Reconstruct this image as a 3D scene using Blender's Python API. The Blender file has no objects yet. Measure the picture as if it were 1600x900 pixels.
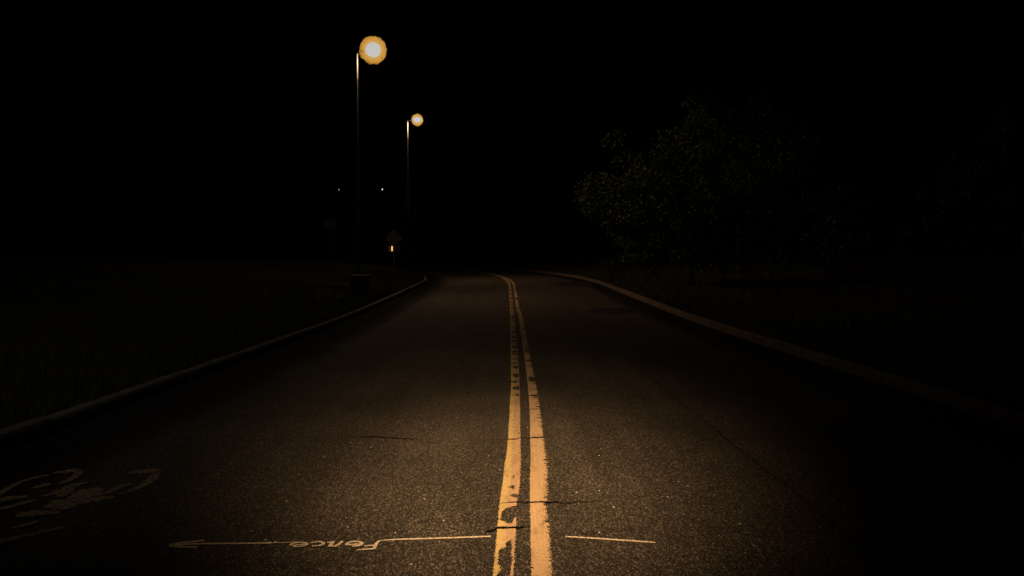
import bpy, bmesh, math, random
import numpy as np
from mathutils import Vector, Matrix, noise as mnoise

random.seed(7)
rng = np.random.default_rng(7)
R = math.radians
scene = bpy.context.scene
col = scene.collection

# ------------------------------------------------------------------ camera
F_PX, CAM_H = 1300.0, 1.4            # focal length in pixels of the 1600 px wide photograph, eye height in metres
PITCH, YAW = math.atan(42 / F_PX), math.atan(10 / F_PX)
cam = bpy.data.cameras.new('camera')
cam.sensor_width = 36.0
cam.lens = F_PX / 1600 * 36.0
cam.clip_start, cam.clip_end = 0.05, 6000
camo = bpy.data.objects.new('camera', cam)
camo.location = (0, 0, CAM_H)
camo.rotation_euler = (math.pi / 2 - PITCH, 0, -YAW)
col.objects.link(camo)
scene.camera = camo

# ------------------------------------------------------------------ night sky and faint moonlight
world = bpy.data.worlds.new('World')
scene.world = world
world.use_nodes = True
wn, wl = world.node_tree.nodes, world.node_tree.links
wn.clear()
sky = wn.new('ShaderNodeTexSky')
sky.sky_type = 'NISHITA'
sky.sun_disc = False
sky.sun_elevation = R(-6)
sky.sun_rotation = R(200)
bg = wn.new('ShaderNodeBackground')
bg.inputs['Strength'].default_value = 0.12
wo = wn.new('ShaderNodeOutputWorld')
wl.new(sky.outputs[0], bg.inputs[0])
wl.new(bg.outputs[0], wo.inputs[0])

moon = bpy.data.lights.new('moonlight', 'SUN')
moon.energy = 0.0015
moon.angle = R(0.5)
moon.color = (0.75, 0.85, 1.0)
mo = bpy.data.objects.new('moonlight', moon)
mo.rotation_euler = (R(55), 0, R(20))
col.objects.link(mo)

# unseen light set above and behind the camera for the pool on the road
def look(o, target):
    o.rotation_euler = (Vector(target) - o.location).to_track_quat('-Z', 'Y').to_euler()

for nm, power, size, aim in (('pool_light', 4700, 27.5, 5.5), ('pool_light_spread', 1900, 41, 6.6)):
    beam = bpy.data.lights.new(nm, 'SPOT')
    beam.energy = power
    beam.color = (1.0, 0.61, 0.31)
    beam.spot_size = R(size)
    beam.spot_blend = 1.0
    beam.shadow_soft_size = 0.3
    bo = bpy.data.objects.new(nm, beam)
    bo.location = (0.0, -1.0, 7.5)
    bo.scale = (0.62, 1, 1)          # the pool of light is longer along the road than across it
    col.objects.link(bo)
    look(bo, (0.02, aim, 0))

# next lamp of the row on the left verge, just behind the frame, lights the kerb and the gutter
side = bpy.data.lights.new('verge_lamp', 'SPOT')
side.energy = 210
side.color = (1.0, 0.80, 0.58)
side.spot_size = R(74)
side.spot_blend = 1.0
side.shadow_soft_size = 0.12
sideo = bpy.data.objects.new('verge_lamp', side)
sideo.location = (-4.5, 1.0, 8.6)
col.objects.link(sideo)
look(sideo, (-2.7, 12.0, 0))

scene.view_settings.view_transform = 'Standard'
scene.view_settings.look = 'None'
scene.view_settings.exposure = 0
scene.view_settings.gamma = 1
scene.cycles.use_denoising = True
scene.cycles.sample_clamp_indirect = 4

# ------------------------------------------------------------------ ground model
AX, HALF, Y0, RAD = 0.31, 3.96, 36.0, 60.0     # road axis, half width, start and radius of the bend to the left
KERB_W, KERB_H = 0.13, 0.14

def grade(y):
    t = y - 16
    if t <= 0:
        return 0.0
    if y <= 60:
        return .021 * t * t / (t + 6)
    z60 = .021 * 44 * 44 / 50
    u = y - 60
    if u <= 9:
        return z60 + .0195 * (u - u * u / 18)
    return z60 + .0195 * 4.5 - .012 * min(u - 9, 70)

def lat(x, y):
    if y <= Y0:
        return x - AX
    return math.hypot(x - (AX - RAD), y - Y0) - RAD

def at(s, l):
    """point on the road path: s metres along it, l metres to the right of its axis"""
    if s <= Y0:
        return AX + l, s
    a = (s - Y0) / RAD
    return AX - RAD + (RAD + l) * math.cos(a), Y0 + (RAD + l) * math.sin(a)

def interp(x, xs, ys):
    return float(np.interp(x, xs, ys))

ML = ([0, .25, .8, 1.6, 3, 6, 11, 18, 28, 41], [.12, .15, .27, .4, .52, .68, .85, 1.0, 1.2, 1.5])
MR = ([0, .3, 1, 2, 4, 8, 15, 30, 60], [.12, .14, .18, .22, .3, .5, .8, 1.2, 1.6])

def bumps(x, y):
    return .07 * mnoise.noise((x * .35, y * .35, 3.1)) + .025 * mnoise.noise((x * 1.7, y * 1.7, 9.4))

def verge_z(x, y):
    l = lat(x, y)
    d = abs(l) - HALF - KERB_W
    if d < 0:
        return grade(y)
    tab = ML if l < 0 else MR
    return grade(y) + interp(d, *tab) + bumps(x, y) * min(1, d / 1.0)

def ray(px, py):
    x, y = (px - 800) / F_PX, -(py - 450) / F_PX
    u = y * math.cos(PITCH) - math.sin(PITCH)
    f = y * math.sin(PITCH) + math.cos(PITCH)
    return Vector((x * math.cos(YAW) + f * math.sin(YAW), -x * math.sin(YAW) + f * math.cos(YAW), u))

def on_road(px, py, dz=0.0):
    """measured point of the photograph -> place on the road surface"""
    d = ray(px, py)
    t = 0.5
    while t < 200:
        if CAM_H + d.z * t <= grade(d.y * t) + dz:
            break
        t += .05
    lo, hi = t - .05, t
    for _ in range(18):
        m = (lo + hi) / 2
        if CAM_H + d.z * m <= grade(d.y * m) + dz:
            hi = m
        else:
            lo = m
    return (d.x * hi, d.y * hi)

def at_depth(px, py, Y):
    d = ray(px, py)
    t = Y / d.y
    return Vector((d.x * t, Y, CAM_H + d.z * t))

# ------------------------------------------------------------------ materials
class Mat:
    def __init__(self, name):
        self.m = bpy.data.materials.new(name)
        self.m.use_nodes = True
        self.n, self.l = self.m.node_tree.nodes, self.m.node_tree.links
        self.b = self.n['Principled BSDF']
        self.out = self.n['Material Output']
    def node(self, t, **kw):
        n = self.n.new(t)
        for k, v in kw.items():
            if k in n.inputs:
                n.inputs[k].default_value = v
            else:
                setattr(n, k, v)
        return n
    def link(self, a, b):
        self.l.new(a, b)
    def ramp(self, src, stops, interp='LINEAR'):
        r = self.n.new('ShaderNodeValToRGB')
        r.color_ramp.interpolation = interp
        e = r.color_ramp.elements
        while len(e) < len(stops):
            e.new(.5)
        for el, (p, c) in zip(e, stops):
            el.position = p
            el.color = (c, c, c, 1) if not isinstance(c, tuple) else (*c, 1)
        self.l.new(src, r.inputs[0])
        return r.outputs[0]
    def mix(self, a, b, f, mode='MIX'):
        m = self.n.new('ShaderNodeMix')
        m.data_type = 'RGBA'
        m.blend_type = mode
        for v, i in ((f, 0), (a, 6), (b, 7)):
            if isinstance(v, (int, float)):
                m.inputs[i].default_value = v if i == 0 else (v, v, v, 1)
            elif isinstance(v, tuple):
                m.inputs[i].default_value = (*v, 1)
            else:
                self.l.new(v, m.inputs[i])
        return m.outputs[2]
    def coords(self, kind='Object'):
        return self.n.new('ShaderNodeTexCoord').outputs[kind]
    def noise(self, vec, scale, detail=4, rough=.6, out='Fac'):
        n = self.n.new('ShaderNodeTexNoise')
        n.inputs['Scale'].default_value = scale
        n.inputs['Detail'].default_value = detail
        n.inputs['Roughness'].default_value = rough
        self.l.new(vec, n.inputs['Vector'])
        return n.outputs[out]
    def voronoi(self, vec, scale, out='Color', feature='F1'):
        n = self.n.new('ShaderNodeTexVoronoi')
        n.feature = feature
        n.inputs['Scale'].default_value = scale
        self.l.new(vec, n.inputs['Vector'])
        return n.outputs[out]
    def bump(self, h, strength, dist):
        b = self.n.new('ShaderNodeBump')
        b.inputs['Strength'].default_value = strength
        b.inputs['Distance'].default_value = dist
        self.l.new(h, b.inputs['Height'])
        self.l.new(b.outputs[0], self.b.inputs['Normal'])

def mapping(M, vec, scale):
    mp = M.n.new('ShaderNodeMapping')
    mp.inputs['Scale'].default_value = scale
    M.l.new(vec, mp.inputs['Vector'])
    return mp.outputs[0]

def asphalt(name, lo, hi, fleck=True):
    M = Mat(name)
    c0 = M.coords()
    c = mapping(M, c0, (1, .42, 1))               # stones drawn out along the rolled lane
    stones = M.voronoi(c, 150)                     # aggregate about a centimetre across
    sep = M.n.new('ShaderNodeSeparateColor')
    M.link(stones, sep.inputs[0])
    base = M.ramp(sep.outputs[0], [(0, tuple(v * .3 for v in lo)), (.5, lo), (.86, hi), (1, tuple(min(1, v * 2.3) for v in hi))])
    fine = M.ramp(M.noise(c, 340, 3, .7), [(.3, .45), (.7, 1.55)])
    base = M.mix(base, fine, .8, 'MULTIPLY')
    broad = M.ramp(M.noise(c0, .55, 6, .65), [(.25, .6), (.5, .97), (.75, 1.3)])
    base = M.mix(base, broad, 1.0, 'MULTIPLY')
    streak = M.ramp(M.noise(mapping(M, c0, (2.2, .12, 1)), 1.0, 4, .6), [(.3, .7), (.7, 1.22)])
    base = M.mix(base, streak, 1.0, 'MULTIPLY')
    if fleck:                                      # rare pale chips, bright enough to paint in glints of light
        v2 = M.n.new('ShaderNodeTexVoronoi')
        v2.inputs['Scale'].default_value = 70
        M.link(c, v2.inputs['Vector'])
        s2 = M.n.new('ShaderNodeSeparateColor')
        M.link(v2.outputs['Color'], s2.inputs[0])
        pick = M.ramp(s2.outputs[1], [(.0, 0.0), (.992, 0.0), (.9925, 1.0)], 'CONSTANT')
        near = M.ramp(v2.outputs['Distance'], [(.0, 1.0), (.3, 1.0), (.36, 0.0)])
        fac = M.mix(pick, near, 1.0, 'MULTIPLY')
        base = M.mix(base, (.8, .74, .6), fac)
    M.link(base, M.b.inputs['Base Color'])
    M.b.inputs['Roughness'].default_value = .82
    M.b.inputs['Specular IOR Level'].default_value = .35
    hgt = M.mix(M.voronoi(c, 150, 'Distance'), M.noise(c, 180, 3, .7), .5)
    M.bump(hgt, .9, .006)
    return M.m

def plain(name, color, rough=.7, metal=0.0, vary=.25, scale=6.0, bump=None, spec=.5):
    M = Mat(name)
    c = M.coords()
    v = M.ramp(M.noise(c, scale, 6, .65), [(.25, 1 - vary), (.75, 1 + vary)])
    M.link(M.mix(color, v, 1.0, 'MULTIPLY'), M.b.inputs['Base Color'])
    M.b.inputs['Roughness'].default_value = rough
    M.b.inputs['Metallic'].default_value = metal
    M.b.inputs['Specular IOR Level'].default_value = spec
    if bump:
        M.bump(M.noise(c, bump[0], 4, .65), bump[1], bump[2])
    return M.m

def paint(name, fresh, worn, split=None):
    """road paint on UV = (across 0..1, metres along)"""
    M = Mat(name)
    uv = M.coords('UV')
    c = M.coords()
    lanes = M.noise(mapping(M, uv, (9, .55, 1)), 1.0, 4, .6)
    colr = M.mix(fresh, worn, M.ramp(lanes, [(.3, 0.0), (.7, 1.0)]))
    if split:
        sp = M.n.new('ShaderNodeSeparateXYZ')
        M.link(uv, sp.inputs[0])
        ad = M.n.new('ShaderNodeMath')
        ad.operation = 'ADD'
        M.link(sp.outputs[0], ad.inputs[0])
        M.link(M.ramp(M.noise(mapping(M, c, (30, 12, 1)), 1.0, 3, .7), [(.3, -.0), (.7, .28)]), ad.inputs[1])
        f = M.ramp(ad.outputs[0], [(.50, 0.0), (.58, 1.0)])
        colr = M.mix(split, colr, f)
    grime = M.ramp(M.noise(c, 60, 5, .75), [(.33, .62), (.5, 1.0), (.8, 1.06)])
    colr = M.mix(colr, grime, 1.0, 'MULTIPLY')
    soot = M.ramp(M.noise(mapping(M, c, (14, 3, 1)), 1.0, 5, .7), [(.34, .7), (.5, 1.0)])
    colr = M.mix(colr, soot, 1.0, 'MULTIPLY')
    M.link(colr, M.b.inputs['Base Color'])
    holes = M.mix(M.ramp(M.voronoi(c, 95, 'Distance'), [(.25, 0.0), (.6, 1.0)]), M.ramp(M.noise(mapping(M, c, (26, 9, 1)), 1.0, 5, .7), [(.57, 0.0), (.74, 1.0)]), 1.0, 'MULTIPLY')
    M.link(M.ramp(holes, [(.2, 1.0), (.55, .3)]), M.b.inputs['Alpha'])
    M.b.inputs['Roughness'].default_value = .75
    M.b.inputs['Specular IOR Level'].default_value = .3
    M.bump(M.mix(M.noise(c, 180, 3, .7), M.voronoi(c, 95, 'Distance'), .5), .5, .004)
    return M.m

def sprayed(name, color, alpha=.85, scale=130):
    """thin paint that lets the stones of the road show through"""
    M = Mat(name)
    c = M.coords()
    cover = M.ramp(M.noise(c, scale, 5, .75), [(.36, 0.0), (.52, alpha)])
    M.b.inputs['Base Color'].default_value = (*color, 1)
    M.b.inputs['Roughness'].default_value = .85
    M.b.inputs['Specular IOR Level'].default_value = .2
    M.link(cover, M.b.inputs['Alpha'])
    return M.m

def emitter(name, color, strength=1.0, transparent=0.0):
    M = Mat(name)
    M.n.remove(M.b)
    e = M.n.new('ShaderNodeEmission')
    e.inputs[0].default_value = (*color, 1)
    e.inputs[1].default_value = strength
    if transparent:
        t = M.n.new('ShaderNodeBsdfTransparent')
        mx = M.n.new('ShaderNodeMixShader')
        mx.inputs[0].default_value = transparent
        M.link(e.outputs[0], mx.inputs[1])
        M.link(t.outputs[0], mx.inputs[2])
        M.link(mx.outputs[0], M.out.inputs[0])
    else:
        M.link(e.outputs[0], M.out.inputs[0])
    return M.m

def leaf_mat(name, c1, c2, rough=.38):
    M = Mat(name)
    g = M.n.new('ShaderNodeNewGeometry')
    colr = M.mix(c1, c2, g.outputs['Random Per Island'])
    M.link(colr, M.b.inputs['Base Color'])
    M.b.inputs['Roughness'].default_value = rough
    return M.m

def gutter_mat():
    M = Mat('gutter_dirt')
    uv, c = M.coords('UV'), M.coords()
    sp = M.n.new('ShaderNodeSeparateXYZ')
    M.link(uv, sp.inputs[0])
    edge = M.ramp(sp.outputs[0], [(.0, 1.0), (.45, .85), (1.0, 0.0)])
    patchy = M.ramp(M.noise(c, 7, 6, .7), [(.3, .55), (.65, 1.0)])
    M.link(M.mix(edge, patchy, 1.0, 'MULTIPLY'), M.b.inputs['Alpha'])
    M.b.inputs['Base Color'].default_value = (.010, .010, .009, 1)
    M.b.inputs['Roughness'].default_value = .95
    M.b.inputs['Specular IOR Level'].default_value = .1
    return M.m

MAT = dict(
    asphalt=asphalt('asphalt', (.050, .0445, .036), (.100, .087, .068)),
    dark_asphalt=asphalt('dark_asphalt', (.012, .0115, .011), (.022, .021, .02), False),
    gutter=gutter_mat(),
    crack=plain('crack_filler', (.006, .006, .006), .9, vary=.3, spec=.1),
    concrete=plain('concrete', (.14, .14, .135), .9, vary=.6, scale=2.5, bump=(60, .4, .01)),
    kerb_stone=plain('brown_concrete', (.145, .122, .105), .92, vary=.45, scale=3, bump=(60, .5, .012)),
    soil=plain('soil', (.02, .02, .012), .95, vary=.5, scale=3, bump=(30, .8, .03)),
    ground=plain('ground', (.025, .03, .015), .95, vary=.4, scale=.3),
    line=paint('faded_yellow_paint', (.68, .50, .285), (.60, .43, .25)),
    line_split=paint('patchy_yellow_paint', (.63, .46, .26), (.54, .375, .225), (.70, .545, .24)),
    chalk=sprayed('sprayed_cream_paint', (.86, .76, .58), 1.0),
    white_mark=sprayed('worn_white_paint', (.5, .40, .29), .85, 38),
    seam=sprayed('worn_seam', (.012, .011, .010), .6, 22),
    galv=plain('galvanised_steel', (.028, .027, .025), .65, .0, vary=.1, scale=3),
    lamplit_top=plain('lamplit_metal', (.20, .185, .15), .6, .0, vary=.1, scale=3),  # top section of the pole, paled in the colour to look lamplit
    housing=plain('lamp_housing', (.06, .06, .06), .5, .4),
    core=emitter('lamp_lens', (.0, .66, 1.25), 1.0),
    glare=emitter('amber_glare', (.84, .41, .07), 1.0, .88),  # lamp glare put into glowing, see-through shells
    inner=emitter('yellow_glare', (.92, .76, .36), 1.0, .87),
    far_lamp=emitter('far_lamp_lens', (.6, .7, .85), 1.0),
    sign_back=plain('sign_back', (.12, .118, .11), .7, .0, vary=.15),
    post=plain('dull_post', (.17, .16, .14), .7, vary=.2),
    sign_dim=plain('weathered_panel', (.02, .02, .017), .8, vary=.3),
    amber=plain('amber_plate', (.75, .42, .06), .5, vary=.15),
    reflector=plain('reflector_strip', (.95, .80, .48), .27, 1.0, vary=.03),
    cabinet=plain('cabinet_paint', (.02, .022, .02), .55, vary=.2),
    lamplit_lid=plain('lamplit_lid', (.3, .3, .28), .6, vary=.2),  # pale colour stands in for light along the cabinet's top edge
    bark=plain('bark', (.05, .042, .032), .9, vary=.4, scale=12, bump=(25, .8, .03)),
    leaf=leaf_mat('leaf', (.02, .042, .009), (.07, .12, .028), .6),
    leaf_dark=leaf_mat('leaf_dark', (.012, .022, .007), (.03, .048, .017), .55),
    grass=leaf_mat('grass', (.02, .026, .008), (.055, .056, .02), .7),
    grit=leaf_mat('grit', (.12, .1, .08), (.6, .52, .4), .35),
)

# ------------------------------------------------------------------ mesh helpers
def link(name, me, mat, parent=None):
    o = bpy.data.objects.new(name, me)
    if mat is not None:
        me.materials.append(mat)
    col.objects.link(o)
    if parent is not None:
        o.parent = parent
    return o

def pydata(name, v, f, mat, parent=None, smooth=False, uv=None):
    me = bpy.data.meshes.new(name)
    me.from_pydata(v, [], f)
    if uv is not None:
        lay = me.uv_layers.new(name='UVMap')
        idx = np.empty(len(me.loops), dtype=np.int32)
        me.loops.foreach_get('vertex_index', idx)
        lay.data.foreach_set('uv', np.asarray(uv, dtype=np.float32)[idx].ravel())
    if smooth:
        me.polygons.foreach_set('use_smooth', [True] * len(me.polygons))
    me.update()
    return link(name, me, mat, parent)

def from_bm(name, bm, mat, parent=None, smooth=False):
    me = bpy.data.meshes.new(name)
    bmesh.ops.recalc_face_normals(bm, faces=bm.faces)
    bm.to_mesh(me)
    bm.free()
    if smooth:
        me.polygons.foreach_set('use_smooth', [True] * len(me.polygons))
    return link(name, me, mat, parent)

def tag(o, label=None, cat=None, group=None, kind=None):
    for k, v in (('label', label), ('category', cat), ('group', group), ('kind', kind)):
        if v:
            o[k] = v
    return o

def empty(name, loc):
    o = bpy.data.objects.new(name, None)
    o.location = loc
    o.empty_display_size = .2
    col.objects.link(o)
    return o

def tube(bm, pts, radii, seg=10, cap=True):
    pts = [Vector(p) for p in pts]
    rings = []
    for i, p in enumerate(pts):
        a, b = pts[max(i - 1, 0)], pts[min(i + 1, len(pts) - 1)]
        d = (b - a).normalized()
        ref = Vector((1, 0, 0)) if abs(d.x) < .8 else Vector((0, 1, 0))
        n1 = d.cross(ref).normalized()
        n2 = d.cross(n1)
        rings.append([bm.verts.new(p + (n1 * math.cos(2 * math.pi * k / seg) + n2 * math.sin(2 * math.pi * k / seg)) * radii[i]) for k in range(seg)])
    for r0, r1 in zip(rings, rings[1:]):
        for k in range(seg):
            bm.faces.new((r0[k], r0[(k + 1) % seg], r1[(k + 1) % seg], r1[k]))
    if cap:
        bm.faces.new(rings[0][::-1])
        bm.faces.new(rings[-1])

def box(bm, lo, hi, bev=0.0):
    r = bmesh.ops.create_cube(bm, size=1)
    c = [(a + b) / 2 for a, b in zip(lo, hi)]
    s = [b - a for a, b in zip(lo, hi)]
    for v in r['verts']:
        v.co = Vector((c[i] + v.co[i] * s[i] for i in range(3)))
    if bev:
        es = list({e for v in r['verts'] for e in v.link_edges})
        bmesh.ops.bevel(bm, geom=es, offset=bev, segments=2, affect='EDGES')

# ------------------------------------------------------------------ setting: far ground, road, kerbs, verges
def build_sheet(name, ss, ls, zf, mat, parent=None):
    v, f = [], []
    n = len(ls)
    for s in ss:
        for l in ls:
            x, y = at(s, l)
            v.append((x, y, zf(x, y, l)))
    for i in range(len(ss) - 1):
        for j in range(n - 1):
            a = i * n + j
            f.append((a, a + 1, a + n + 1, a + n))
    return pydata(name, v, f, mat, parent, True)

ss = list(np.arange(-14, 10, 1.0)) + list(np.arange(10, 36, .5)) + list(np.arange(36, 116, .8))
gv = [(-3000, -3000, -1.6), (3000, -3000, -1.6), (3000, 3000, -1.6), (-3000, 3000, -1.6)]
tag(pydata('ground', gv, [(0, 1, 2, 3)], MAT['ground']), kind='structure')
road = tag(build_sheet('road', ss, list(np.linspace(-HALF - .05, HALF + .05, 17)),
                       lambda x, y, l: grade(y), MAT['asphalt']), kind='structure')

def build_kerb(name, side):
    """concrete kerb with a rounded nose and an open joint about every three metres"""
    prof = [(0, -.05), (0.012, .10), (.022, .128), (.045, KERB_H), (KERB_W, KERB_H - .006), (KERB_W + .01, -.1)]
    v, f = [], []
    s, end = -14.0, 114.0
    while s < end:
        e = s + 3.0 + random.uniform(-.1, .1)
        tilt, lift = random.uniform(-.008, .008), random.uniform(-.012, .008)
        cuts = np.linspace(s + .006, e - .006, 7)
        b0 = len(v)
        for c in cuts:
            for (d, z) in prof:
                l = side * (HALF + d + tilt * 0.6)
                x, y = at(c, l)
                v.append((x, y, grade(y) + z + (lift if z > 0 else 0) + .004 * mnoise.noise((x * 3, y * 3, d * 20))))
        n = len(prof)
        for i in range(len(cuts) - 1):
            for j in range(n - 1):
                a = b0 + i * n + j
                f.append((a, a + 1, a + n + 1, a + n))
        f.append(tuple(b0 + j for j in range(n)))
        f.append(tuple(b0 + (len(cuts) - 1) * n + j for j in range(n))[::-1])
        s = e
    return tag(pydata(name, v, f, MAT['concrete' if side < 0 else 'kerb_stone']), kind='structure')

build_kerb('kerb_left', -1)
build_kerb('kerb_right', 1)

def verge_zl(x, y, l):
    d = abs(l) - HALF - KERB_W
    z = verge_z(x, y)
    return z if d > 0.001 else grade(y) + .11

dl = [0, .12, .25, .5, .8, 1.2, 1.6, 2.2, 3, 4, 5, 6, 8, 11, 14, 18, 23, 28, 34, 41]
tag(build_sheet('verge_left', ss, [-HALF - KERB_W - d for d in dl], verge_zl, MAT['soil']), kind='structure')
dr = [0, .12, .3, .6, 1, 1.5, 2, 3, 4, 6, 8, 11, 15, 20, 30, 45, 60]
tag(build_sheet('verge_right', ss, [HALF + KERB_W + d for d in dr], verge_zl, MAT['soil']), kind='structure')

# ------------------------------------------------------------------ markings on the road
def inside(poly, x, y):
    c = False
    n = len(poly)
    for i in range(n):
        x1, y1 = poly[i]
        x2, y2 = poly[i - 1]
        if (y1 > y) != (y2 > y) and x < (x2 - x1) * (y - y1) / (y2 - y1) + x1:
            c = not c
    return c

# measured edges of the two painted lines: image row, left line from-to, right line from-to
EDGES = [(1150, 751, 793, 827, 882), (900, 769, 803, 829, 866), (840, 775, 806.5, 828, 861.5), (786, 780, 809, 827.3, 858.5), (760, 783.5, 812.5, 827, 858.3), (720, 789, 814.6, 828, 857),
         (700, 792, 814, 828, 853), (640, 796, 813, 827, 845), (600, 798, 812, 824, 838), (560, 798, 810, 819.5, 829.5),
         (520, 797, 806, 813.5, 822), (500, 797, 804.8, 810.8, 818.5), (480, 796.7, 802.5, 806, 812), (465, 796, 800.8, 804.3, 809),
         (450, 794.7, 798.8, 801.8, 805.8), (441, 793, 796.6, 799.2, 802.8)]
tabY, tabE = [], [[], [], [], []]
for row in EDGES:
    pts = [on_road(px, row[0]) for px in row[1:]]
    tabY.append(pts[0][1])
    for k in range(4):
        tabE[k].append(pts[k][0])
for fy, fx in ((44.4, -.05), (48.1, -.50), (51.8, -1.18), (56, -2.25), (60, -3.55), (66, -6.1)):     # round the bend
    tabY.append(fy)
    for k, o in enumerate((-.145, -.04, .04, .145)):
        tabE[k].append(fx + o)
YF = tabY[-1]

def line_edge(k, y):
    """Catmull-Rom through the measured edge points"""
    i = max(0, min(len(tabY) - 2, int(np.searchsorted(tabY, y)) - 1))
    x0, x1 = tabY[i], tabY[i + 1]
    p0, p1 = tabE[k][i], tabE[k][i + 1]
    sl = (p1 - p0) / (x1 - x0)
    m0 = (p1 - tabE[k][i - 1]) / (x1 - tabY[i - 1]) if i > 0 else sl
    m1 = (tabE[k][i + 2] - p0) / (tabY[i + 2] - x0) if i + 2 < len(tabY) else sl
    t = (y - x0) / (x1 - x0)
    h = x1 - x0
    return (2 * t**3 - 3 * t**2 + 1) * p0 + (t**3 - 2 * t**2 + t) * h * m0 + (-2 * t**3 + 3 * t**2) * p1 + (t**3 - t**2) * h * m1

CH = [[(110, 470), (120, 400), (150, 375), (245, 350), (262, 350), (250, 440), (215, 455), (200, 500), (170, 490)],
      [(190, 620), (145, 655), (155, 680), (95, 705), (90, 800), (112, 860), (80, 900), (78, 1100), (170, 1100), (182, 900), (205, 760), (190, 740), (200, 680)],
      [(172, 208), (215, 193), (222, 232), (196, 220)], [(176, 275), (210, 262), (262, 272), (258, 298), (210, 288)], [(203, 122), (222, 115), (215, 142)]]
CHIPS = [[on_road(760 + x / 5, 720 + y / 5) for x, y in p] for p in CH]

def keep(which, u, x, y):
    n1 = mnoise.noise((x * 160, y * 46, which * 7.0))
    n2 = mnoise.noise((x * 45, y * 9, 4 + which * 5.0))
    fine = mnoise.noise((x * 300, y * 220, 1.5))
    if which == 0:
        e = min(u, 1 - u) + .075 * n1 + .035 * fine
        if e < .03:
            return False
        jx, jy = x + .010 * n1 + .004 * fine, y + .03 * n1 + .02 * fine
        if y < 6.4 and any(inside(p, jx, jy) for p in CHIPS):
            return False
        if 8.6 < y < 33:                                     # bars worn out of the older paint
            k = mnoise.noise((3.3, y * (3.0 if y < 16 else 1.1), 8.0)) + .35 * mnoise.noise((x * 25, y * 5, 2.0))
            if k > .13 and .22 < u < .93 + .1 * n1:
                return False
        return n2 + .3 * n1 < .66
    rag = .05 + .20 * max(0, n1) + .22 * max(0, mnoise.noise((2.0, y * 13, 6.0))) + .09 * fine
    if y < 6.2:
        rag *= 1.45
    if 4.4 < y < 4.8:
        rag += .07
    tooth = mnoise.noise((0.4, y * 24, 12.0))
    if 5.6 < y < 12 and tooth > .30 and u > .98 - 1.1 * (tooth - .25) - .25 * min(1, (y - 5.6) / 3):
        return False
    if 1 - u < rag or u < .03 + .04 * n1:
        return False
    if 8.5 < y < 33:
        k = mnoise.noise((7.7, y * (2.8 if y < 16 else 1.0), 3.0)) + .35 * mnoise.noise((x * 25, y * 5, 5.0))
        if k > .17 and u > .22 + .2 * n1:
            return False
    return n2 + .3 * n1 < .78

def build_line(which, name, mat, label):
    NU = 26
    ys, y = [], 1.6
    while y < YF:
        ys.append(y)
        y += max(.007, y * y / 1820 * .4)
    ys.append(YF)
    v, f, uv = [], [], []
    for y in ys:
        a, b = line_edge(which * 2, y), line_edge(which * 2 + 1, y)
        wob = .003 * mnoise.noise((y * 2.2, which * 3.0, 0))
        for j in range(NU + 1):
            u = j / NU
            v.append((a + (b - a) * u + wob, y, grade(y) + .004))
            uv.append((u, y))
    n = NU + 1
    for i in range(len(ys) - 1):
        ym = (ys[i] + ys[i + 1]) / 2
        for j in range(NU):
            a = i * n + j
            xm = (v[a][0] + v[a + 1][0]) / 2
            if keep(which, (j + .5) / NU, xm, ym):
                f.append((a, a + 1, a + n + 1, a + n))
    o = pydata(name, v, f, mat, road, False, uv)
    # drop vertices no face uses
    bm = bmesh.new()
    bm.from_mesh(o.data)
    bmesh.ops.delete(bm, geom=[q for q in bm.verts if not q.link_faces], context='VERTS')
    bm.to_mesh(o.data)
    bm.free()
    o['label'] = label
    return o

build_line(0, 'centre_line', MAT['line_split'], 'left line of the double yellow centre line, chipped near the front')
build_line(1, 'centre_line', MAT['line'], 'right line of the double yellow centre line with a ragged right edge')

def strokes(name, lines, mat, label=None, z=.004, wob=.12, parent=road):
    """flat painted strokes on the road; each line = (list of road points, list of widths in metres)"""
    v, f = [], []
    for li, (pts, ws) in enumerate(lines):
        P, W = [], []
        for i in range(len(pts) - 1):                       # resample finely so the edge can be uneven
            p, q = Vector(pts[i]), Vector(pts[i + 1])
            k = max(2, int((q - p).length / .008))
            for t in range(k):
                P.append(p.lerp(q, t / k))
                W.append(ws[i] + (ws[i + 1] - ws[i]) * t / k)
        P.append(Vector(pts[-1]))
        W.append(ws[-1])
        b0 = len(v)
        for i, p in enumerate(P):
            d = (P[min(i + 2, len(P) - 1)] - P[max(i - 2, 0)])
            d = d.normalized() if d.length > 1e-6 else Vector((1, 0))
            nrm = Vector((-d.y, d.x))
            for sgn in (-1, 1):
                w = W[i] * .5 * (1 + wob * mnoise.noise((p.x * 60 + sgn * 9, p.y * 60, li * 3.0)) * 2)
                q = p + nrm * w * sgn
                v.append((q.x, q.y, grade(q.y) + z + li * .00025))
        for i in range(len(P) - 1):
            a = b0 + i * 2
            f.append((a, a + 1, a + 3, a + 2))
    o = pydata(name, v, f, mat, parent)
    if label:
        o['label'] = label
    return o

def pix(seq, ox=0, oy=0, sc=1.0):
    return [on_road(ox + x / sc, oy + y / sc) for x, y in seq]

def line(seq, w, ox=0, oy=0, sc=1.0):
    p = pix(seq, ox, oy, sc)
    return (p, w if isinstance(w, list) else [w] * len(p))

def ring(cx, cy, rx, ry, a0, a1, n=18, rot=0):
    o = []
    for k in range(n + 1):
        a = R(a0 + (a1 - a0) * k / n)
        x, y = rx * math.cos(a), ry * math.sin(a)
        o.append((cx + x * math.cos(rot) - y * math.sin(rot), cy + x * math.sin(rot) + y * math.cos(rot)))
    return o

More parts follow.
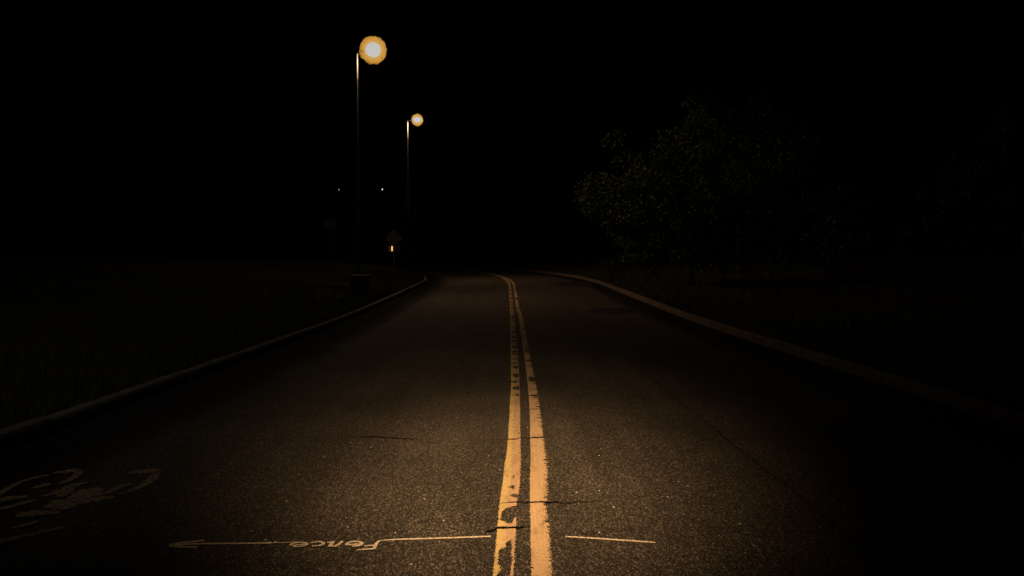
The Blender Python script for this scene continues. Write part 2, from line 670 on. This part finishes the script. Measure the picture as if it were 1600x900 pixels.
fc = dict(ox=440, oy=825, sc=8.42)
letters = [
    line([(1292, 174), (1262, 196), (1243, 220), (1215, 286)], [.018, .02, .022, .022], **fc),                  # F
    line([(1215, 284), (1150, 285), (1070, 291), (985, 300)], [.024, .024, .02, .016], **fc),
    line([(1215, 240), (1150, 240), (1085, 250)], [.022, .02, .016], **fc),
    line(ring(960, 218, 98, 30, 150, 470, rot=-.03), .024, **fc),                                               # e
    line([(1050, 222), (960, 226), (880, 232)], .024, **fc),
    line([(600, 205), (640, 198), (682, 192), (655, 222), (632, 250), (700, 252), (745, 232), (805, 184)], [.018, .022, .024, .026, .026, .024, .024, .02], **fc),   # n
    line([(378, 212), (430, 198), (500, 190), (548, 205), (545, 228), (490, 245), (400, 250)], [.016, .02, .024, .024, .024, .022, .016], **fc),       # c
    line(ring(225, 230, 108, 26, 170, 490, rot=-.06), .02, **fc),                                               # e
    line([(325, 226), (225, 232), (135, 248)], .018, **fc),
]
letters = [(p, [q * .8 for q in w]) for p, w in letters]
strokes('lettering', letters, MAT['chalk'], 'hand sprayed word Fence, upside down to the viewer')
strokes('arrow_marking', [
    line([(264.5, 853.2), (300, 850.8), (360, 850.2), (424, 849.4)], [.03, .024, .018, .022]),
    line([(264.5, 853.2), (285, 849), (320, 845.4)], [.03, .03, .014]),
    line([(266, 853.4), (285, 855.8), (308, 856)], [.03, .026, .022]),
    line([(424, 849.4), (442, 849), (468, 848)], [.012, .008, .008]),
    line([(594, 846), (620, 844.2), (700, 841.8), (767, 839.4)], [.010, .022, .022, .02]),
], MAT['chalk'], 'thin sprayed arrow pointing left across the lane')
strokes('dash_marking', [line([(884, 839.3), (950, 843.5), (1000, 847), (1024, 848.8)], [.018, .022, .022, .016])],
        MAT['chalk'], 'short sprayed dash right of the double line')

bc = dict(ox=0, oy=720, sc=6.154)
bike = [
    line([(1230, 122), (1350, 108), (1450, 100), (1525, 104)], [.06, .1, .13, .09], **bc),
    line([(1510, 120), (1465, 175), (1400, 225), (1300, 275), (1200, 318), (1130, 330)], [.05, .07, .07, .05, .05, .04], **bc),
    line([(1265, 225), (1170, 245), (1080, 285), (1000, 318), (925, 332)], [.04, .06, .06, .06, .05], **bc),
    line([(1100, 352), (980, 365), (880, 385), (780, 400), (725, 398)], [.05, .09, .13, .14, .08], **bc),
    line([(760, 385), (820, 320), (880, 290), (930, 262)], [.16, .2, .16, .06], **bc),
    line([(840, 215), (740, 232), (660, 258), (630, 300), (580, 352)], [.04, .08, .08, .1, .06], **bc),
    line([(640, 380), (590, 420), (530, 462)], [.18, .18, .16], **bc),
    line([(520, 465), (620, 462), (730, 435)], [.06, .08, .05], **bc),
    line([(515, 125), (620, 112), (700, 100), (775, 98)], [.05, .09, .12, .08], **bc),
    line([(770, 110), (735, 150), (660, 195), (575, 228)], [.06, .06, .06, .04], **bc),
    line([(465, 145), (350, 165), (230, 200), (120, 250), (40, 300), (-60, 360)], [.04, .05, .05, .05, .05, .05], **bc),
    line([(490, 232), (410, 245), (320, 275)], [.06, .08, .06], **bc),
    line([(560, 290), (500, 330), (400, 352)], [.04, .06, .04], **bc),
    line([(260, 355), (120, 365), (0, 385), (-200, 420)], [.06, .09, .12, .12], **bc),
    line([(340, 388), (240, 412), (150, 440), (20, 470), (-150, 500)], [.05, .06, .06, .06, .06], **bc),
    line([(570, 510), (420, 512), (280, 520), (150, 540)], [.06, .12, .14, .08], **bc),
    line([(370, 590), (250, 628), (100, 658)], [.05, .06, .05], **bc),
    line([(620, 655), (450, 685), (300, 720), (120, 765), (0, 788), (-200, 810)], [.05, .06, .07, .08, .08, .08], **bc),
]
bike = [(p, [q * .85 for q in w]) for p, w in bike]
strokes('bicycle_marking', bike, MAT['white_mark'], 'worn white bicycle lane symbol by the left kerb', wob=.2)

def crack(seq, ws, n=1):
    """jagged open crack filled with dark grit"""
    pts = [Vector(on_road(*p)) for p in seq]
    P, W = [], []
    for i in range(len(pts) - 1):
        k = max(2, int((pts[i + 1] - pts[i]).length / .02))
        for t in range(k):
            q = pts[i].lerp(pts[i + 1], t / k)
            q.y += .022 * mnoise.noise((q.x * 18, q.y * 3, n)) + .014 * mnoise.noise((q.x * 60, 2.0, n))
            P.append(q)
            W.append((ws[i] + (ws[i + 1] - ws[i]) * t / k) * (1 + .6 * mnoise.noise((q.x * 35, 5.0, n))))
    P.append(pts[-1])
    W.append(ws[-1])
    v, f = [], []
    for q, w in zip(P, W):
        for s in (-.5, .5):
            v.append((q.x, q.y + s * w, grade(q.y) + .0075))
    for i in range(len(P) - 1):
        f.append((2 * i, 2 * i + 1, 2 * i + 3, 2 * i + 2))
    return pydata('crack', v, f, MAT['crack'], road)

crack([(757, 834), (766, 830.5), (778, 827), (800, 826), (812, 825.5), (828, 823.5)], [.006, .022, .034, .022, .03, .004], 1)
crack([(779, 788.5), (805, 786), (822, 786.5), (840, 785.2), (858, 785.6), (880, 787), (910, 785.5), (942, 784.5)], [.004, .012, .014, .022, .022, .013, .01, .004], 2)
crack([(792, 687.6), (802, 687.5), (812, 685.5), (826, 685.5), (838, 684.8), (849, 684.6)], [.008, .034, .01, .012, .04, .03], 3)
crack([(540, 685), (556, 684.2), (578, 682.8), (600, 684), (626, 686), (661, 689)], [.003, .01, .026, .022, .02, .004], 4)
crack([(795, 597.6), (801, 597.4), (812, 595.8)], [.03, .07, .02], 5)
crack([(799, 569), (804, 568.4), (811, 567.5)], [.04, .1, .03], 6)
crack([(824, 619), (832, 619.2), (840, 619.6)], [.03, .05, .05], 7)
crack([(827, 640), (836, 640.4), (845, 640)], [.015, .02, .025], 8)
crack([(560, 580.5), (640, 574), (720, 571), (800, 573)], [.01, .03, .03, .01], 9)
# seam between two laid strips of asphalt in the right lane
v, f = [], []
sy = np.arange(3.2, 30, .15)
for y in sy:
    w = .005 + .012 * abs(mnoise.noise((y * 1.3, 2.2, 0)))
    x = 1.74 + .015 * mnoise.noise((y * .9, 7.7, 0))
    v += [(x - w, y, grade(y) + .003), (x + w, y, grade(y) + .003)]
for i in range(len(sy) - 1):
    f.append((2 * i, 2 * i + 1, 2 * i + 3, 2 * i + 2))
pydata('seam', v, f, MAT['seam'], road)

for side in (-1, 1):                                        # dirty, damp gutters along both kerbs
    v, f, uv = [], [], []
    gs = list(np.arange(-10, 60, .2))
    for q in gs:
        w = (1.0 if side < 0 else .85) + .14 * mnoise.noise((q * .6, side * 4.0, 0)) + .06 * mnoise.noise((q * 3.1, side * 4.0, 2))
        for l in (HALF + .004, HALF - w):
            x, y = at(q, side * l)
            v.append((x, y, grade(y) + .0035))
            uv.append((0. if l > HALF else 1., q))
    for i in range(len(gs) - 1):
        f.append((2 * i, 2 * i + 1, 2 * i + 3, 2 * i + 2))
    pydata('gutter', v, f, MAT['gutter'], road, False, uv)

def patch(cx, cy, rx, ry, seed):  # irregular oval of darker asphalt just above the road
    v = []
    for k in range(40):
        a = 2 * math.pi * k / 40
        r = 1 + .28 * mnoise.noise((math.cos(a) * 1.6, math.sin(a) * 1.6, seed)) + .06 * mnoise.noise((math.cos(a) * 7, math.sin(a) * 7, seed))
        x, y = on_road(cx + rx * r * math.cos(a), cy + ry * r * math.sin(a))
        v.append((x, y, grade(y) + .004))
    o = pydata('dark_patch', v, [tuple(range(40))], MAT['dark_asphalt'], road)
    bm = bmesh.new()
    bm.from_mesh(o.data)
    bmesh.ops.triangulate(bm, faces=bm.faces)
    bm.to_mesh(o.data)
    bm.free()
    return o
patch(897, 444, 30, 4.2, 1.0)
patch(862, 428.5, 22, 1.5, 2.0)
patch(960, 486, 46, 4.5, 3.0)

# loose grit and chips of stone on the road
v, f = [], []
for i in range(700):
    y = 3.2 + 9 * random.random() ** 1.3
    x = random.uniform(-3.4, 3.6)
    r = random.uniform(.0018, .005) * (1.5 if random.random() < .05 else 1)
    b = len(v)
    q = Matrix.Rotation(random.uniform(0, 6.28), 3, 'Z') @ Matrix.Rotation(random.uniform(-.5, .5), 3, 'X')
    for c in ((1, 0, 0), (-.8, .3, 0), (0, 1.1, 0), (.1, -.9, 0), (.1, .1, .8), (0, 0, -.6)):
        p = q @ Vector(c) * r
        v.append((x + p.x, y + p.y, grade(y) + .003 + p.z + r * .4))
    for t in ((0, 2, 4), (2, 1, 4), (1, 3, 4), (3, 0, 4), (2, 0, 5), (1, 2, 5), (3, 1, 5), (0, 3, 5)):
        f.append(tuple(b + k for k in t))
tag(pydata('grit', v, f, MAT['grit']), 'tiny pale grit scattered over the asphalt', 'grit', kind='stuff')

# ------------------------------------------------------------------ street lamps
def blob(bm, c, r, rz, seg=32, rings=18, rough=0.0, seed=0.0):
    res = bmesh.ops.create_uvsphere(bm, u_segments=seg, v_segments=rings, radius=1)
    for vtx in res['verts']:
        n = vtx.co.normalized()
        k = 1 + rough * (mnoise.noise((n.x * 3 + seed, n.y * 3, n.z * 3)) + .6 * mnoise.noise((n.x * 9, n.y * 9 + seed, n.z * 9)))
        vtx.co = Vector(c) + Vector((n.x * r * k, n.y * r * k, n.z * rz * k))

def street_lamp(pole_px, top_py, lamp_px, lamp_py, Y, r_out, rz_out, r_in, rz_in, label, power, glow, seed):
    top = at_depth(pole_px, top_py, Y)
    g = at_depth(lamp_px, lamp_py, Y)
    base = Vector((top.x, Y, verge_z(top.x, Y) - .04))
    root = tag(empty('street_lamp', base), label, 'street lamp', 'street lamps on the left verge')
    T, G = top - base, g - base
    bm = bmesh.new()
    n = 12
    tube(bm, [(0, 0, T.z * k / n) for k in range(n + 1)], [.075 - .043 * k / n for k in range(n + 1)], 16)
    from_bm('pole', bm, MAT['galv'], root, True)
    bm = bmesh.new()
    tube(bm, [(0, 0, T.z - .86), (0, 0, T.z - .84), (0, 0, T.z - .02), (0, 0, T.z + .03)], [.038, .040, .036, .022], 16)
    from_bm('lamplit_pole_top', bm, MAT['lamplit_top'], root, True)
    bm = bmesh.new()
    box(bm, (-.16, -.16, -.02), (.16, .16, .06), .01)
    for sx in (-.12, .12):
        for sy_ in (-.12, .12):
            tube(bm, [(sx, sy_, .06), (sx, sy_, .10)], [.015, .015], 6)
    from_bm('base_plate', bm, MAT['galv'], root)
    bm = bmesh.new()
    e = Vector((G.x - r_out * .9, 0, G.z - rz_out * .12))
    tube(bm, [(0, 0, T.z - .04), (e.x * .4, 0, T.z + .02), tuple(e)], [.022, .02, .02], 10)
    from_bm('arm', bm, MAT['housing'], root, True)
    bm = bmesh.new()
    tube(bm, [(e.x - .05, 0, e.z - .01), (e.x - .03, 0, e.z), (e.x + .05, 0, e.z + .01), (e.x + .09, 0, e.z + .015)], [.03, .05, .06, .035], 14)
    from_bm('lamp_collar', bm, MAT['housing'], root, True)
    bm = bmesh.new()
    for k in (1.02, .98, .93, .87, .79, .71):                              # added glowing shells that imitate the glare round the lamp
        blob(bm, (G.x, 0, G.z), r_out * k * 1.03, rz_out * k * 1.03, 64, 44, .13, seed + k * 9)
    from_bm('lamp_glare', bm, MAT['glare'], root, True)
    bm = bmesh.new()
    blob(bm, (G.x, 0, G.z), r_in, rz_in, 32, 20, .03, seed + 4)
    from_bm('lamp_lens', bm, MAT['core'], root, True)
    bm = bmesh.new()
    for k in (1.3, 1.16):  # yellow inner step of the added glare
        blob(bm, (G.x, 0, G.z), r_in * k, rz_in * k, 32, 20, .04, seed + 6)
    from_bm('inner_glare', bm, MAT['inner'], root, True)
    # the lamp's own light: downward onto the road, and a bare glow to all sides
    sp = bpy.data.lights.new('lamp_light', 'SPOT')
    sp.energy = power
    sp.color = (1.0, .52, .27)
    sp.spot_size = R(125)
    sp.spot_blend = 1.0
    sp.shadow_soft_size = .12
    so = bpy.data.objects.new('lamp_light', sp)
    so.parent = root
    so.location = (G.x, 0, G.z - rz_in - .05)
    so.rotation_euler = (Vector((1.5, -.1, -.85))).to_track_quat('-Z', 'Y').to_euler()
    col.objects.link(so)
    pt = bpy.data.lights.new('lamp_glow', 'POINT')
    pt.energy = glow
    pt.color = (1.0, .68, .36)
    pt.shadow_soft_size = .04
    po = bpy.data.objects.new('lamp_glow', pt)
    po.parent = root
    po.location = (G.x - .1, 0, G.z - rz_in - .05)
    col.objects.link(po)
    wd = bpy.data.lights.new('lamp_spill', 'POINT')
    wd.energy = power * .15
    wd.color = (1.0, .62, .36)
    wd.shadow_soft_size = .1
    wo_ = bpy.data.objects.new('lamp_spill', wd)
    wo_.parent = root
    wo_.location = (G.x + .1, 0, G.z - rz_in - .08)
    col.objects.link(wo_)
    return root

street_lamp(557.5, 84, 583, 78, 28.0, .42, .42, .25, .24, 'nearer of two tall lit street lamps, with the larger amber glare', 1050, 150, 1.3)
street_lamp(636.5, 189, 652, 187.3, 42.0, .275, .28, .205, .15, 'farther of two tall lit street lamps, with the smaller amber glare', 1050, 150, 5.1)

def far_lamp(px, py, Y, w, h, label):
    g = at_depth(px, py, Y)
    root = tag(empty('street_lamp', (g.x - .6, Y, -1.6)), label, 'street lamp', 'far street lamps')
    H = g.z + 1.6
    bm = bmesh.new()
    tube(bm, [(0, 0, 0), (0, 0, H * .5), (0, 0, H + .2)], [.11, .09, .06], 10)
    from_bm('pole', bm, MAT['housing'], root, True)
    bm = bmesh.new()
    tube(bm, [(0, 0, H + .1), (.3, 0, H + .35), (.62, 0, H + .3)], [.04, .04, .05], 8)
    box(bm, (.45, -.15, H + h + .0), (.8, .15, H + h + .08), .02)
    from_bm('lamp_head', bm, MAT['housing'], root)
    bm = bmesh.new()
    blob(bm, (.6, 0, H), w, h, 16, 10)
    from_bm('lamp_lens', bm, MAT['far_lamp'], root, True)
far_lamp(529.5, 296.5, 130, .045, .12, 'distant lamp showing as the fainter left one of two tiny white lights')
far_lamp(597.5, 296, 130, .10, .15, 'distant lamp showing as the brighter right one of two tiny white lights')

# ------------------------------------------------------------------ signs and cabinet on the left verge
YS = 40.0
c = at_depth(615, 372, YS)
b = Vector((c.x, YS, verge_z(c.x, YS) - .1))
sign = tag(empty('road_sign', b), 'diamond road sign seen from behind on a thin post, small plate below', 'road sign')
hz = c.z - b.z
bm = bmesh.new()
box(bm, (-.03, -.02, 0), (.03, .02, hz + .42), .006)
from_bm('post', bm, MAT['post'], sign)
bm = bmesh.new()
box(bm, (-.305, -.002, -.305), (.305, .002, .305))
bmesh.ops.bevel(bm, geom=[e for e in bm.edges if abs(e.verts[0].co.y - e.verts[1].co.y) > .003], offset=.05, segments=3, affect='EDGES')
bmesh.ops.rotate(bm, verts=bm.verts, cent=(0, 0, 0), matrix=Matrix.Rotation(R(45), 3, 'Y'))
bmesh.ops.translate(bm, verts=bm.verts, vec=(0, .026, hz))
from_bm('diamond_panel', bm, MAT['sign_back'], sign)
pz = at_depth(615, 388.7, YS).z - b.z
bm = bmesh.new()
box(bm, (.035, .022, pz - .14), (.30, .027, pz + .14), .002)
from_bm('plate', bm, MAT['sign_back'], sign)
bm = bmesh.new()
box(bm, (-.25, .022, pz - .14), (-.034, .027, pz + .14), .002)
tag(from_bm('plate', bm, MAT['amber'], sign), 'dull amber left half of the plate')
bm = bmesh.new()
box(bm, (-.036, -.004, -.125), (.036, .004, .125), .003)
S_ = b + Vector((-.072, -.035, pz))
hv = ((at_depth(583, 78, 28) - Vector((0, 0, .3)) - S_).normalized() + (camo.location - S_).normalized()).normalized()
bmesh.ops.rotate(bm, verts=bm.verts, cent=(0, 0, 0), matrix=Vector((0, -1, 0)).rotation_difference(hv).to_matrix())
bmesh.ops.translate(bm, verts=bm.verts, vec=(-.072, -.035, pz + .005))
tag(from_bm('reflector_strip', bm, MAT['reflector'], sign), 'narrow bright golden reflector strip beside the post')

c = at_depth(516, 350, 46)
b = Vector((c.x, 46, verge_z(c.x, 46) - .1))
s2 = tag(empty('road_sign', b), 'small dim rectangular sign on a post, farther left than the diamond', 'road sign')
hz2 = c.z - b.z
bm = bmesh.new()
box(bm, (-.03, -.02, 0), (.03, .02, hz2 + .15), .006)
from_bm('post', bm, MAT['sign_dim'], s2)
bm = bmesh.new()
box(bm, (-.36, .022, hz2 - .24), (.30, .027, hz2 + .22), .002)
from_bm('panel', bm, MAT['sign_dim'], s2)

YC = 25.0
lo, hi = at_depth(548, 430, YC), at_depth(577, 430, YC)
cx = (lo.x + hi.x) / 2
b = Vector((cx, YC, verge_z(cx, YC) - .03))
cab = tag(empty('utility_cabinet', b), 'low dark utility cabinet on the grass verge by the nearer lamp post', 'cabinet')
w = (hi.x - lo.x) / 2
top = lo.z - b.z
bm = bmesh.new()
box(bm, (-w + .03, -.2, .05), (w - .03, .22, top - .03), .012)
from_bm('body', bm, MAT['cabinet'], cab)
bm = bmesh.new()
box(bm, (-w, -.24, top - .028), (w, .26, top + .012), .008)
from_bm('lid', bm, MAT['lamplit_lid'], cab)
bm = bmesh.new()
box(bm, (-w - .03, -.25, -.05), (w + .03, .27, .048), .01)
from_bm('base', bm, MAT['concrete'], cab)
bm = bmesh.new()
box(bm, (-w + .06, -.214, .09), (w - .06, -.203, top - .07), .003)
door = from_bm('door', bm, MAT['cabinet'], cab)
bm = bmesh.new()
box(bm, (w - .12, -.235, top * .5 - .05), (w - .1, -.216, top * .5 + .05), .003)
from_bm('handle', bm, MAT['galv'], door)

# ------------------------------------------------------------------ trees and shrubs
def leaves(name, centres, radii, counts, size, mat, parent, flat=.8):
    """leaf blades gathered into clumps through the crown's volume"""
    V = []
    for c, r, n in zip(centres, radii, counts):
        nc = max(3, int(n / 55))
        d = rng.normal(size=(nc, 3))
        d /= np.linalg.norm(d, axis=1)[:, None]
        rad = r * rng.uniform(.35, 1.05, size=(nc, 1)) ** .6
        cl = np.array(c) + d * rad * np.array([1, 1, flat])
        which = rng.integers(0, nc, n)
        p = cl[which] + rng.normal(size=(n, 3)) * r * .12
        ax = rng.normal(size=(n, 3)) + np.array([0, 0, -.5])
        ax /= np.linalg.norm(ax, axis=1)[:, None]
        side = np.cross(ax, rng.normal(size=(n, 3)))
        side /= np.linalg.norm(side, axis=1)[:, None]
        L = size * rng.uniform(.6, 1.3, size=(n, 1))
        Wd = L * rng.uniform(.22, .34, size=(n, 1))
        V.append(np.stack([p, p + ax * L * .5 + side * Wd, p + ax * L, p + ax * L * .5 - side * Wd], axis=1))
    V = np.concatenate(V).reshape(-1, 3)
    n = len(V) // 4
    me = bpy.data.meshes.new(name)
    me.vertices.add(len(V))
    me.vertices.foreach_set('co', V.astype(np.float32).ravel())
    me.loops.add(len(V))
    me.loops.foreach_set('vertex_index', np.arange(len(V), dtype=np.int32))
    me.polygons.add(n)
    me.polygons.foreach_set('loop_start', np.arange(0, 4 * n, 4, dtype=np.int32))
    me.update()
    me.validate()
    return link(name, me, mat, parent)

def tree(label, base, lobes, fork, trunk_r, dens, size, mat, group='trees beside the right lane', name='tree'):
    """lobes: (x, y, z, r) in metres relative to the base"""
    bx, by = base
    root = tag(empty(name, (bx, by, verge_z(bx, by) - .08)), label, 'tree', group)
    bm = bmesh.new()
    lean = Vector((random.uniform(-.12, .12), random.uniform(-.1, .1), 0))
    pts = [Vector((0, 0, 0)), Vector((.02, 0, .25)), lean * .5 + Vector((0, 0, fork * .55)), lean + Vector((0, 0, fork))]
    tube(bm, pts, [trunk_r * 1.5, trunk_r * 1.1, trunk_r * .92, trunk_r * .8], 12)
    from_bm('trunk', bm, MAT['bark'], root, True)
    for (x, y, z, r) in lobes:
        bm = bmesh.new()
        a, e = pts[-1] - Vector((0, 0, fork * random.uniform(0, .25))), Vector((x, y, z))
        m1 = a.lerp(e, .4) + Vector((random.uniform(-.2, .2), random.uniform(-.2, .2), .15))
        tube(bm, [a, m1, a.lerp(e, .75), e], [trunk_r * .5, trunk_r * .32, trunk_r * .2, trunk_r * .08], 7)
        for k in range(4):
            d = Vector((random.gauss(0, 1), random.gauss(0, 1), random.gauss(.3, .8))).normalized() * r * .8
            st = a.lerp(e, random.uniform(.6, .98))
            tube(bm, [st, st + d * .55 + Vector((0, 0, .06)), st + d], [trunk_r * .14, trunk_r * .09, trunk_r * .03], 5)
        from_bm('limb', bm, MAT['bark'], root, True)
    leaves('crown', [l[:3] for l in lobes], [l[3] for l in lobes], [int(dens * l[3] ** 2) for l in lobes], size, mat, root)
    return root

def px_lobes(base, Y, items):
    bz = verge_z(*base)
    out = []
    for px, py, rp, dy in items:
        p = at_depth(px, py, Y + dy)
        out.append((p.x - base[0], dy + Y - base[1], p.z - bz, rp / F_PX * (Y + dy)))
    return out

B1 = (6.75, 30.5)
tree('large broad leafed tree beyond the right kerb, nearest the road and best lit', B1,
     px_lobes(B1, 30.5, [(948, 300, 44, 0), (1000, 300, 52, -1.2), (985, 345, 42, .8), (1060, 250, 55, .5), (1110, 210, 46, -.6), (1165, 208, 46, .6),
                         (1070, 320, 62, -1.6), (1130, 290, 66, 1.6), (1190, 262, 58, -1.2), (1235, 260, 44, 1.0), (1140, 350, 52, -.8),
                         (1205, 335, 52, .4), (1040, 370, 38, .4), (1000, 388, 30, .2), (1085, 392, 34, -1.2), (1165, 392, 36, .4), (1230, 385, 36, -.4), (957, 215, 17, .3), (985, 252, 26, .2), (1076, 150, 15, .8), (1090, 180, 22, 0)]),
     2.1, .13, 2400, .115, MAT['leaf'])
B2 = (12.2, 28.0)
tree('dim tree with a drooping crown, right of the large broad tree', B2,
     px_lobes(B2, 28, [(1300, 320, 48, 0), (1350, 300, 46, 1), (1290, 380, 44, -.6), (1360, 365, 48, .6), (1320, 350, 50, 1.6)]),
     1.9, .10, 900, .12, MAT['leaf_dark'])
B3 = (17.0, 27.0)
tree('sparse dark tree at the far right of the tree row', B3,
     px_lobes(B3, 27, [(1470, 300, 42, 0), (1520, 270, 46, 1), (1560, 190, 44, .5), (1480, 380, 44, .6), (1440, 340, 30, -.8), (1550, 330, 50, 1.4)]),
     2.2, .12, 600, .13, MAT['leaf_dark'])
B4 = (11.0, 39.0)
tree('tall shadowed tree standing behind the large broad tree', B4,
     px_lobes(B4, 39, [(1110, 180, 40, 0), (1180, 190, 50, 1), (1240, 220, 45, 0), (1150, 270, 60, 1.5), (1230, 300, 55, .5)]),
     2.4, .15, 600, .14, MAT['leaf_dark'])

def shrub(label, px, Y, h, r, n, mat=None, size=.10):
    p = at_depth(px, 408, Y)
    b = (p.x, Y)
    root = tag(empty('shrub', (b[0], b[1], verge_z(*b) - .03)), label, 'shrub', 'shrubs under the right hand trees')
    bm = bmesh.new()
    tips = []
    for k in range(6):
        a = random.uniform(0, 6.28)
        t = Vector((math.cos(a) * r * .6, math.sin(a) * r * .6, h * random.uniform(.6, .95)))
        tube(bm, [(0, 0, 0), t * .5 + Vector((0, 0, .1)), t], [.02, .014, .005], 5)
        tips.append(t)
    from_bm('stem', bm, MAT['bark'], root, True)
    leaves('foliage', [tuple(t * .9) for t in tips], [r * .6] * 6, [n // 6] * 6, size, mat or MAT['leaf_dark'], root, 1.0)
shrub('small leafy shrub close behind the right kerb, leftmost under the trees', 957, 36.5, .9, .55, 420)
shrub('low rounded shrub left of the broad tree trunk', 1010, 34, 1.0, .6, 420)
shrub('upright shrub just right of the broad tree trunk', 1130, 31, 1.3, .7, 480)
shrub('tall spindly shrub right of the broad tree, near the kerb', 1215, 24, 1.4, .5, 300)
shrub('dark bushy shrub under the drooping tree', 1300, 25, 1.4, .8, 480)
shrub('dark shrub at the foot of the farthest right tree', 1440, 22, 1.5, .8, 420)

# ------------------------------------------------------------------ grass on both verges
def grass(name, side, y0, y1, width, n, hmin, hmax, label):
    s = rng.uniform(y0, y1, n)
    d = KERB_W - .03 + width * rng.uniform(0, 1, n) ** 1.7
    V = np.empty((n, 3, 3), dtype=np.float32)
    for i in range(n):
        x, y = at(s[i], side * (HALF + d[i]))
        z = verge_z(x, y)
        k = .6 + .8 * max(0, mnoise.noise((x * .9, y * .9, 1.0)) + .35)
        h = random.uniform(hmin, hmax) * k * (1 if d[i] > .5 else .75)
        a = random.uniform(0, 6.28)
        w = .006 + .006 * random.random()
        lean = random.uniform(.1, .7) * h
        la = random.uniform(0, 6.28)
        ca, sa = math.cos(a) * w, math.sin(a) * w
        V[i, 0] = (x - ca, y - sa, z - .01)
        V[i, 1] = (x + ca, y + sa, z - .01)
        V[i, 2] = (x + math.cos(la) * lean, y + math.sin(la) * lean, z + h)
    me = bpy.data.meshes.new(name)
    me.vertices.add(3 * n)
    me.vertices.foreach_set('co', V.ravel())
    me.loops.add(3 * n)
    me.loops.foreach_set('vertex_index', np.arange(3 * n, dtype=np.int32))
    me.polygons.add(n)
    me.polygons.foreach_set('loop_start', np.arange(0, 3 * n, 3, dtype=np.int32))
    me.update()
    me.validate()
    tag(link(name, me, MAT['grass']), label, 'grass', kind='stuff')
grass('grass', -1, 4, 56, 12, 120000, .05, .14, 'short rough grass on the left verge')
grass('grass', 1, 6, 56, 9, 60000, .05, .18, 'rough grass and weeds on the right verge')
